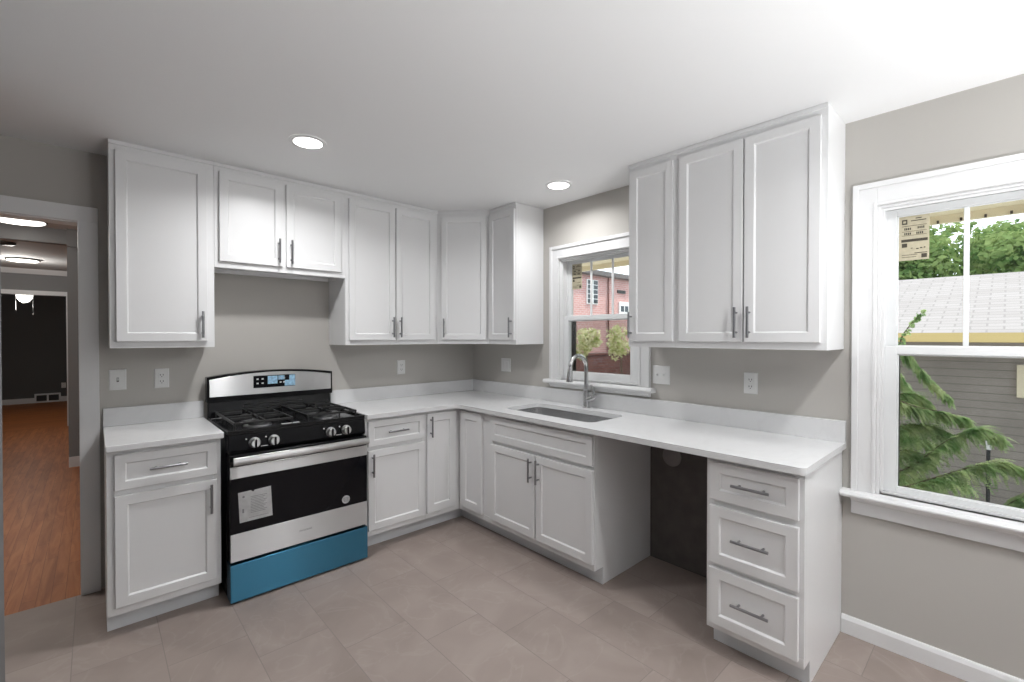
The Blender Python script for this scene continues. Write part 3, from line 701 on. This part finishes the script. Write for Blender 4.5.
# dishwasher bay
tag(MB().box(-.012, -.001, -2.513, -1.882, .001, .8835).build('backing_panel', 'dark'), 'dark brown bare panel at the back of the open dishwasher bay', 'panel')
tag(MB().lathe([(.062, -.0125), (.062, -.019), (.055, -.021)], (0, -2.032, .676), 24, 'X').build('pipe_cap', 'cap', smooth=True), 'grey round cap on the dark panel in the dishwasher bay', 'pipe cap')

# ------------------------------------------------------------------ ceiling downlights
def downlight(x, y, label, power=LAMP):
    t = thing('recessed_light', label, 'ceiling light', (x, y, H), 0, 'round recessed ceiling lights')
    MB().lathe([(.092, -.0005), (.092, -.004), (.086, -.007), (.070, -.006)], seg=32, caps=False).build('trim_ring', 'trim', t, smooth=True)
    MB().lathe([(.071, -.0045), (.071, -.006), (.03, -.0065)], seg=32).build('lens', 'lens', t, smooth=True)
    l = bpy.data.lights.new('downlight_lamp', 'AREA'); l.shape = 'DISK'; l.size = .14; l.energy = power; l.color = (.985, .99, 1); l.spread = R(155)
    lo = bpy.data.objects.new('downlight_lamp', l); COL.objects.link(lo); lo.parent = t; lo.location = (0, 0, -.012)
    return t
downlight(-1.828, -.957, 'round recessed ceiling light in front of the range')
downlight(-.353, -1.391, 'round recessed ceiling light in front of the sink window', 4.5)
downlight(-.95, -3.55, 'added unseen recessed ceiling light nearer the large window, above the frame')  # this one and the next are added out of view to light the room
downlight(-.85, -5.3, 'added unseen recessed ceiling light by the wide window')

def bounce_fill(x, y, label, power):  # added, unseen fixture standing in for flash bounced off the ceiling
    t = thing('added_uplight', label, 'added fill light', (x, y, 0), 0, 'added fill lights behind the viewer')
    MB().lathe([(.15, 0.0005), (.15, .015), (.03, .03)], seg=28).build('base', 'nickel', t, smooth=True)
    MB().tube([(0, 0, .03), (0, 0, .86)], .012, 10).build('pole', 'nickel', t, smooth=True)
    MB().lathe([(.02, .86), (.12, .875), (.18, .92), (.20, .97), (.19, .97), (.16, .925), (.02, .885)], seg=28).build('bowl', 'nickel', t, smooth=True)
    MB().lathe([(.150, .928), (.150, .932)], seg=28).build('fill_disc', 'glob', t)
    l = bpy.data.lights.new('fill_light', 'AREA'); l.shape = 'DISK'; l.size = .28; l.energy = power; l.color = (.965, .985, 1)
    lo = bpy.data.objects.new('fill_light', l); COL.objects.link(lo); lo.parent = t; lo.location = (0, 0, .945); lo.rotation_euler = (R(180), 0, 0)
bounce_fill(-.45, -5.4, 'added bounce light beside the wide window behind the viewer', FILL_WATTS)
bounce_fill(-1.60, -4.35, 'added bounce light in the middle of the room behind the viewer', FILL_WATTS * .8)

# ------------------------------------------------------------------ hall and rooms beyond the doorway
HC1, HC2, YA, YB, YC = 2.575, 2.45, 3.45, 6.66, 10.6
struct('floor_hallway', MB().box(-6.2, -1.6, 0.0, YA, -.10, 0), 'wood', 'red oak plank floor seen through the doorway')
struct('floor_hallway_middle', MB().box(-6.2, -1.6, YA, YB, -.10, 0), 'wood', 'red oak plank floor of the middle room')
struct('floor_hallway_far', MB().box(-6.2, -1.6, YB, YC, -.10, 0), 'woodx', 'red oak plank floor of the far room')
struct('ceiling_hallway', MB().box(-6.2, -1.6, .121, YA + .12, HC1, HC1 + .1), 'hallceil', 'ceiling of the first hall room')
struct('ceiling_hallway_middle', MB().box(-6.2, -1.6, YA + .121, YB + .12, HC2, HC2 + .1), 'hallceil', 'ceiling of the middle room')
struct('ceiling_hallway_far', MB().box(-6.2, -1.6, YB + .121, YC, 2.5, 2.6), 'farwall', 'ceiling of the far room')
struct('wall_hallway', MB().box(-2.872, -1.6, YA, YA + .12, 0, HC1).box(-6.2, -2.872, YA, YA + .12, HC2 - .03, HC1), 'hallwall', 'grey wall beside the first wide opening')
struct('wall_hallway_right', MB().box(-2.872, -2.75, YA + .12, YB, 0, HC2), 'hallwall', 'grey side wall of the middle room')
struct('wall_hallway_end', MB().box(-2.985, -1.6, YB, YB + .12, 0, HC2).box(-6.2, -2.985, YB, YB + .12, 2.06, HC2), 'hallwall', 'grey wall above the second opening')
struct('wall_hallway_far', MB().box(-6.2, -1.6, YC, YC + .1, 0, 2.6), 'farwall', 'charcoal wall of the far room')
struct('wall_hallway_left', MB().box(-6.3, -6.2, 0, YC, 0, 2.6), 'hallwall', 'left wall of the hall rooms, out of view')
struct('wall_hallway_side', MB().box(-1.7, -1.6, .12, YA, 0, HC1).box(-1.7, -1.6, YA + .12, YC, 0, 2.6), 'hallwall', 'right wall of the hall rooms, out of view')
struct('wall_hallway_near', MB().box(-6.2, X0, 0, .12, 0, 2.6).box(X0, -1.6, .0, .12, H + .12, 2.6), 'hallwall', 'near wall of the hall, out of view')
struct('baseboard_hallway', MB().box(-2.872, -1.7, YA - .015, YA, 0, .11), 'halltrim', 'white baseboard on the grey hall wall')
struct('baseboard_hallway_far', MB().box(-6.2, -1.7, YC - .015, YC, 0, .11), 'halltrim', 'white baseboard on the charcoal far wall')
struct('trim_2', MB().box(-6.2, -2.985, YB - .02, YB, 2.06, 2.125).box(-2.985, -2.93, YB - .02, YB, 0, 2.125), 'halltrim', 'white casing of the second opening')
struct('trim_3', MB().prism([(YB - .02, HC2 - .075), (YB - .06, HC2), (YB, HC2), (YB, HC2 - .075)], -6.2, -2.872, 'X'), 'halltrim', 'crown moulding above the second opening')
struct('trim_4', MB().prism([(YA - .02, HC2 - .055), (YA - .035, HC2 - .055), (YA - .075, HC1), (YA - .0, HC1), (YA, HC2 - .055)], -2.872, -1.7, 'X'), 'hallwall', 'crown moulding at the head of the first opening')
def flush(loc, r, label):
    t = thing('flush_ceiling_light', label, 'ceiling light', loc, 0, 'round flush lights in the hall')
    MB().lathe([(r + .012, -.0005), (r + .012, -.018), (r, -.020)], seg=32).build('rim', 'bronze', t, smooth=True)
    MB().lathe([(r, -.0202), (r * .96, -.030), (r * .6, -.036)], seg=32).build('diffuser', 'hlens', t, smooth=True)
flush((-3.20, 3.12, HC1), .19, 'round flush ceiling light just inside the doorway')
flush((-3.35, 5.40, HC2), .15, 'round flush ceiling light in the middle room')
t = thing('smoke_alarm', 'small dark round alarm on the ceiling of the middle room', 'smoke alarm', (-3.37, 3.95, HC2))
MB().lathe([(.085, -.0005), (.085, -.014), (.075, -.030), (.04, -.034)], seg=24).build('housing', 'bronze', t, smooth=True)
fan = thing('ceiling_fan', 'ceiling fan with lit bowl and pull chains in the far room', 'ceiling fan', (-3.54, 8.0, 2.5))
MB().lathe([(.06, 0), (.06, -.04), (.015, -.06), (.015, -.20), (.10, -.22), (.12, -.30), (.05, -.345)], seg=24).build('motor', 'bronze', fan, smooth=True)
for k in range(5):
    a = R(36 + 72 * k); bl = MB().prism([(.10, -.03), (.18, -.06), (.60, -.07), (.63, 0), (.60, .07), (.18, .06), (.10, .03)], -.265, -.257).build('blade', 'bronze', fan); bl.rotation_euler = (0, 0, a)
MB().lathe([(.105, -.346), (.105, -.36), (.095, -.42), (.06, -.475), (.02, -.495)], seg=24).build('light_bowl', 'hlens', fan, smooth=True)
for x, z in ((-.105, -.62), (.10, -.68)):
    ch = MB().tube([(x, 0, -.33), (x, 0, z)], .003, 6).build('pull_chain', 'nickel', fan)
    MB().lathe([(.004, z), (.011, z - .012), (.004, z - .026)], (x, 0, 0), 10).build('chain_knob', 'bronze', ch)
t = thing('air_register', 'white air return with two dark grilles at the foot of the charcoal wall', 'vent', (-3.41, YC - .0155, 0.0))
MB().box(-.20, .20, -.012, 0, .0, .195).build('frame', 'halltrim', t, .003)
MB().box(-.17, -.015, -.014, -.0125, .035, .16).build('grille', 'slot', t); MB().box(.015, .17, -.014, -.0125, .035, .16).build('grille', 'slot', t)
plate('white outlet low on the charcoal wall of the far room', 'outlet', 'wall_outlet', (-3.165, YC - .0005, .35), 0)
for loc, p in (((-3.9, 1.1, 2.2), 34), ((-3.4, 5.4, 2.35), 15), ((-3.54, 8.0, 1.96), 12)):  # first is an added unseen fill off its fixture; the rest sit at theirs
    l = bpy.data.lights.new('hall_point_light', 'POINT'); l.energy = p; l.shadow_soft_size = .12; l.color = (1, .96, .9)
    o = bpy.data.objects.new('hall_point_light', l); COL.objects.link(o); o.location = loc

# ------------------------------------------------------------------ outside
GZ = -1.1
struct('ground', MB().box(.21, 60, -40, 40, GZ - .2, GZ), 'ground', 'yard outside the windows, made pale to bounce light up')  # pale colour put in so the ground bounces sun onto the soffit
struct('wall_outside_footing', MB().box(.0, .2, Y0, .2, GZ, -.001), 'extw', 'foundation below the kitchen')
# own roof overhang
ev = thing('trim_5', 'cream roof overhang outside the windows', None, (0, 0, 0), kind='structure')
MB().box(.201, 1.0, -9, 4, 2.13, 2.19).build('soffit', 'soffit', ev)
MB().box(1.0, 1.03, -9, 4, 2.085, 2.24).build('eave_board', 'soffit', ev)
for k in range(26):
    yb = -3.157 - .097 * (k - 6)
    MB().box(.988, .9995, yb - .005, yb + .005, 2.084, 2.101).build('soffit_bracket', 'clip', ev)
# neighbouring house
nh = thing('neighbour_house', 'low grey-sided house with pale shingle roof beyond the large window', 'house', (7.0, -3, GZ))
def nb(mb, name, mat, parent=nh, **k):
    o = mb.build(name, mat, parent, **k); o.matrix_parent_inverse = Matrix.Translation((-7.0, 3, -GZ)); return o
nb(MB().box(7.0, 13.2, -13, 1.5, GZ, 1.34), 'wall', 'siding')
nb(MB().prism([(6.55, 1.46), (10.4, 2.66), (14.0, 1.46), (14.0, 1.40), (6.55, 1.40)], -13.4, 1.9, 'Y'), 'roof', 'shingle')
nb(MB().box(6.52, 6.548, -13.4, 1.9, 1.34, 1.475), 'fascia', 'fascia')
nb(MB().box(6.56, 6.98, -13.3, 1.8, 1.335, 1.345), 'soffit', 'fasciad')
nw = nb(MB().box(6.94, 6.998, -4.65, -3.526, .56, 1.02), 'window_trim', 'soffit')
o = MB().box(6.93, 6.939, -4.55, -3.62, .64, .94).build('pane', 'pane', nw); o.matrix_parent_inverse = Matrix.Identity(4)
vp = thing('vent_pipe', 'thin dark pipe with a white collar standing by the grey house', 'pipe', (6.2, -3.27, GZ))
MB().tube([(0, 0, 0), (0, 0, 1.0)], .02, 10).build('pipe', 'slot', vp); MB().tube([(0, 0, 1.001), (0, 0, 1.12)], .028, 10).build('collar', 'plate', vp)
# brick building beyond the sink window
BX, BY = 10.0, 6.7
bh = thing('brick_building', 'red brick building with a grid window beyond the sink window', 'building', (BX, BY, GZ))
def bb_(mb, name, mat, parent=bh): 
    o = mb.build(name, mat, parent); o.matrix_parent_inverse = Matrix.Translation((-BX, -BY, -GZ)) if parent is bh else Matrix.Identity(4); return o
bb_(MB().box(7.5, 26, BY, BY + 6, GZ, 3.62), 'wall', 'brick')
bb_(MB().box(7.2, 26.3, BY - .25, BY + 6.2, 3.62, 3.78), 'roof_edge', 'roofdark')
gw = bb_(MB().box(10.22, 10.84, BY - .05, BY - .001, 2.58, 3.46), 'grid_window', 'sash')
pn = MB()
for i in range(5):
    for a, b_ in ((10.25, 10.47), (10.58, 10.81)): pn.box(a, b_, BY - .062, BY - .051, 2.615 + i * .168, 2.615 + i * .168 + .142)
o = pn.build('pane', 'pane', gw)
bb_(MB().tube([(11.48, BY - .05, GZ), (11.48, BY - .05, 3.6)], .03, 8), 'downspout', 'brickd')
bb_(MB().box(12.10, 12.63, BY - .03, BY - .001, 3.08, 3.20), 'vent', 'slot')
sw = bb_(MB().box(12.20, 12.85, BY - .05, BY - .001, 2.30, 2.75), 'side_window', 'sash')
MB().box(12.28, 12.49, BY - .062, BY - .051, 2.38, 2.60).box(12.56, 12.77, BY - .062, BY - .051, 2.38, 2.60).build('pane', 'pane', sw)
t = thing('garden_wall', 'low dark red brick wall behind the shrubs', 'wall', (4.5, 3.6, GZ))
MB().box(-2.5, 6, 0, .22, 0, 2.05).build('wall', 'brickd', t); MB().box(-2.52, 6.02, -.02, .24, 2.05, 2.10).build('coping', 'brickd', t)

def leaf_blob(mb, c, rad, n, size, rng, shell=.55):
    c = Vector(c)
    for _ in range(n):
        d = Vector((rng.gauss(0, 1), rng.gauss(0, 1), rng.gauss(0, 1))).normalized()
        p = c + Vector((d.x * rad[0], d.y * rad[1], d.z * rad[2])) * (shell + (1 - shell) * rng.random() ** .6)
        nrm = (d + Vector((rng.gauss(0, .7), rng.gauss(0, .7), rng.gauss(.3, .7)))).normalized()
        a = nrm.orthogonal().normalized(); a.rotate(Matrix.Rotation(rng.random() * 6.28, 3, nrm)); b_ = nrm.cross(a)
        s = size * (.6 + .8 * rng.random())
        mb.quad(p - a * s, p + b_ * s * .55, p + a * s, p - b_ * s * .55)
def broad_tree(x, y, base, top, rad, label, mat, seed, n=2600, size=.16, group=None):
    rng = random.Random(seed)
    t = thing('leafy_tree', label, 'tree', (x, y, GZ), 0, group)
    h = top - GZ
    MB().tube([(0, 0, 0), (.05, .02, h * .3), (0, .05, h * .62)], [.16, .13, .07], 10).build('trunk', 'bark', t, smooth=True)
    mb = MB()
    cz = (base + top) / 2 - GZ; hz = (top - base) / 2
    for k in range(11):
        a = rng.random() * 6.28; rr = rad * (.25 + .5 * rng.random())
        zc = cz + hz * rng.uniform(-.6, .62)
        leaf_blob(mb, (rr * math.cos(a), rr * math.sin(a), zc), (rad * .48, rad * .48, hz * .40), n // 11, size, rng)
    mb.build('crown', mat, t, fixn=False)
G3 = 'trees behind the grey house'
broad_tree(16.0, -.75, 1.0, 5.1, 1.75, 'dense green tree left behind the grey house roof', 'leaf', 3, n=6500, size=.10, group=G3)
broad_tree(16.6, -4.35, 1.0, 4.75, 1.75, 'green tree right behind the grey house roof', 'leaf', 4, n=6500, size=.10, group=G3)
broad_tree(20.6, -2.4, 1.0, 5.5, 2.0, 'green tree farthest behind the grey house, in the gap between two others', 'leaf', 5, n=6000, size=.12, group=G3)
broad_tree(17.5, -9.0, 1.0, 5.6, 2.2, 'green tree behind the far right end of the grey house', 'leaf', 6, n=2500, size=.14, group=G3)

def shrub(x, y, top, r, label, mat, seed, n=900, size=.05):
    rng = random.Random(seed); t = thing('shrub', label, 'shrub', (x, y, GZ), 0, 'shrubs outside the sink window')
    h = top - GZ; mb = MB()
    MB().tube([(0, 0, 0), (.02, 0, h * .5), (0, .02, h * .8)], [.04, .03, .012], 8).build('stem', 'bark', t)
    for k in range(7):
        a = rng.random() * 6.28; leaf_blob(mb, (r * .5 * math.cos(a), r * .5 * math.sin(a), h - r * (.8 + 1.5 * rng.random())), (r * .55, r * .55, r * .6), n // 7, size, rng)
    mb.build('foliage', mat, t, fixn=False)
shrub(3.0, .98, 1.68, .22, 'pale yellow-green shrub at the left of the sink window', 'leafy', 11, 620, .034)
shrub(4.1, 1.10, 1.72, .26, 'pale yellow-green shrub at the right of the sink window', 'leafy', 12, 620, .034)

# conifer with drooping boughs close to the large window
cf = thing('conifer', 'feathery green conifer with drooping boughs outside the large window', 'tree', (1.95, -2.25, GZ))
MB().tube([(0, 0, 0), (0.02, 0, 1.3), (0, .02, 2.85)], [.09, .06, .012], 10).build('trunk', 'bark', cf, smooth=True)
def spray(fol, p, d, ln, rng, wide):
    """one flattened drooping frond: a curved axis with tapering scale leaflets on both sides"""
    d = d.normalized(); m_ = 11; q = p.copy()
    wv0 = d.cross(Vector((rng.gauss(0, .5), rng.gauss(0, .5), 1))).normalized()
    for j in range(m_):
        d = (d + Vector((0, 0, -.09))).normalized(); q2 = q + d * (ln / m_)
        wv = (wv0 - d * wv0.dot(d)).normalized(); f_ = (1 - .75 * j / m_)
        for w_ in (-1, 1):
            e = (d * .9 + wv * w_ * .7 + Vector((0, 0, rng.uniform(-.3, 0)))).normalized() * wide * f_ * rng.uniform(.7, 1.25)
            nn = e.cross(d).cross(e)
            if nn.length < 1e-9: continue
            nn = nn.normalized() * wide * .13
            fol.quad(q, q + e * .45 + nn, q + e, q + e * .5 - nn)
        q = q2
def bough(fol, twg, pts, rng, sp=.20, per=7, r0=.010):
    pts = [Vector(p) for p in pts]
    fine = []
    for i in range(len(pts) - 1):                      # smooth the branch
        a, b_, c_, d_ = pts[max(i - 1, 0)], pts[i], pts[i + 1], pts[min(i + 2, len(pts) - 1)]
        for k in range(4):
            t_ = k / 4; fine.append(.5 * ((2 * b_) + (c_ - a) * t_ + (2 * a - 5 * b_ + 4 * c_ - d_) * t_ * t_ + (3 * b_ - a - 3 * c_ + d_) * t_ ** 3))
    fine.append(pts[-1]); N = len(fine) - 1
    twg.tube(fine, [r0 * (1 - .85 * i / N) for i in range(N + 1)], 5)
    for i in range(N * per):
        s = (i + rng.random()) / (N * per); k = min(int(s * N), N - 1); p = fine[k].lerp(fine[k + 1], s * N - k)
        tg = (fine[k + 1] - fine[k]).normalized(); side = tg.cross(Vector((0, 0, 1))).normalized()
        sg = 1 if i % 2 else -1
        d = tg * rng.uniform(.2, 1.0) + side * sg * rng.uniform(.0, .9) + Vector((0, 0, rng.uniform(-1.0, .25)))
        spray(fol, p, d, sp * (1.05 - .6 * s) * rng.uniform(.5, 1.1), rng, .030)
rng = random.Random(21); fol = MB(); twg = MB()
for i in range(24):
    z = .55 + 2.05 * i / 24; az = i * 2.4 + .4; ln = 1.05 * (1 - (z - .4) / 2.75) + .15
    dr = Vector((math.cos(az), math.sin(az), 0))
    bough(fol, twg, [dr * (ln * k / 4) + Vector((0, 0, z + .10 * math.sin(k * .55) - .20 * ln * (k / 4) ** 3)) for k in range(5)], rng, .24, 4)
CX, CY = 1.95, -2.25
for path, sp in (([(1.85, -2.5, 1.62), (1.75, -2.81, 1.43), (1.75, -2.93, 1.31), (1.75, -3.04, 1.14), (1.75, -3.16, 1.0)], .20),
                 ([(1.75, -2.5, 1.10), (1.6, -2.84, .99), (1.6, -3.0, .93), (1.6, -3.15, .905), (1.6, -3.25, .88)], .22),
                 ([(1.7, -2.5, .20), (1.5, -2.85, .42), (1.5, -3.01, .54), (1.5, -3.16, .72), (1.5, -3.30, .83), (1.5, -3.41, .80)], .24),
                 ([(1.6, -2.5, .25), (1.35, -2.87, .36), (1.35, -3.1, .49), (1.35, -3.29, .61), (1.35, -3.43, .67), (1.35, -3.58, .62)], .26),
                 ([(1.5, -2.7, .10), (1.3, -3.1, .22), (1.25, -3.36, .33), (1.25, -3.46, .46), (1.25, -3.60, .58)], .20),
                 ([(1.95, -2.45, 1.45), (1.9, -2.79, 1.24), (1.9, -2.88, 1.12), (1.9, -2.97, .95)], .24),
                 ([(1.75, -2.5, .72), (1.6, -2.84, .75), (1.6, -2.97, .80), (1.6, -3.1, .80), (1.6, -3.2, .74)], .26),
                 ([(1.75, -2.5, .45), (1.55, -2.8, .55), (1.55, -2.95, .62), (1.55, -3.08, .60)], .28),
                 ([(1.6, -2.5, .0), (1.4, -2.85, .22), (1.4, -3.1, .33), (1.4, -3.3, .36)], .26), ([(1.5, -2.6, .05), (1.3, -2.95, .30), (1.3, -3.1, .40), (1.3, -3.22, .38)], .26), ([(1.9, -2.5, .5), (1.8, -2.8, .62), (1.8, -2.95, .68), (1.8, -3.08, .64)], .28), ([(1.9, -2.5, .1), (1.8, -2.8, .30), (1.8, -3.0, .38), (1.8, -3.25, .40)], .30),
                 ([(1.85, -2.5, .85), (1.8, -2.8, .95), (1.8, -2.95, 1.0), (1.8, -3.05, .95)], .26),
                 ([(1.85, -2.5, 1.05), (1.62, -2.86, 1.28), (1.6, -2.93, 1.43), (1.6, -2.98, 1.52), (1.6, -3.03, 1.59)], .07)):
    bough(fol, twg, [(x - CX, y - CY, z - GZ) for x, y, z in path], rng, sp, 17 if sp > .1 else 3, .008)
fol.build('needles', 'conif', cf, fixn=False); twg.build('branches', 'bark', cf, fixn=False)
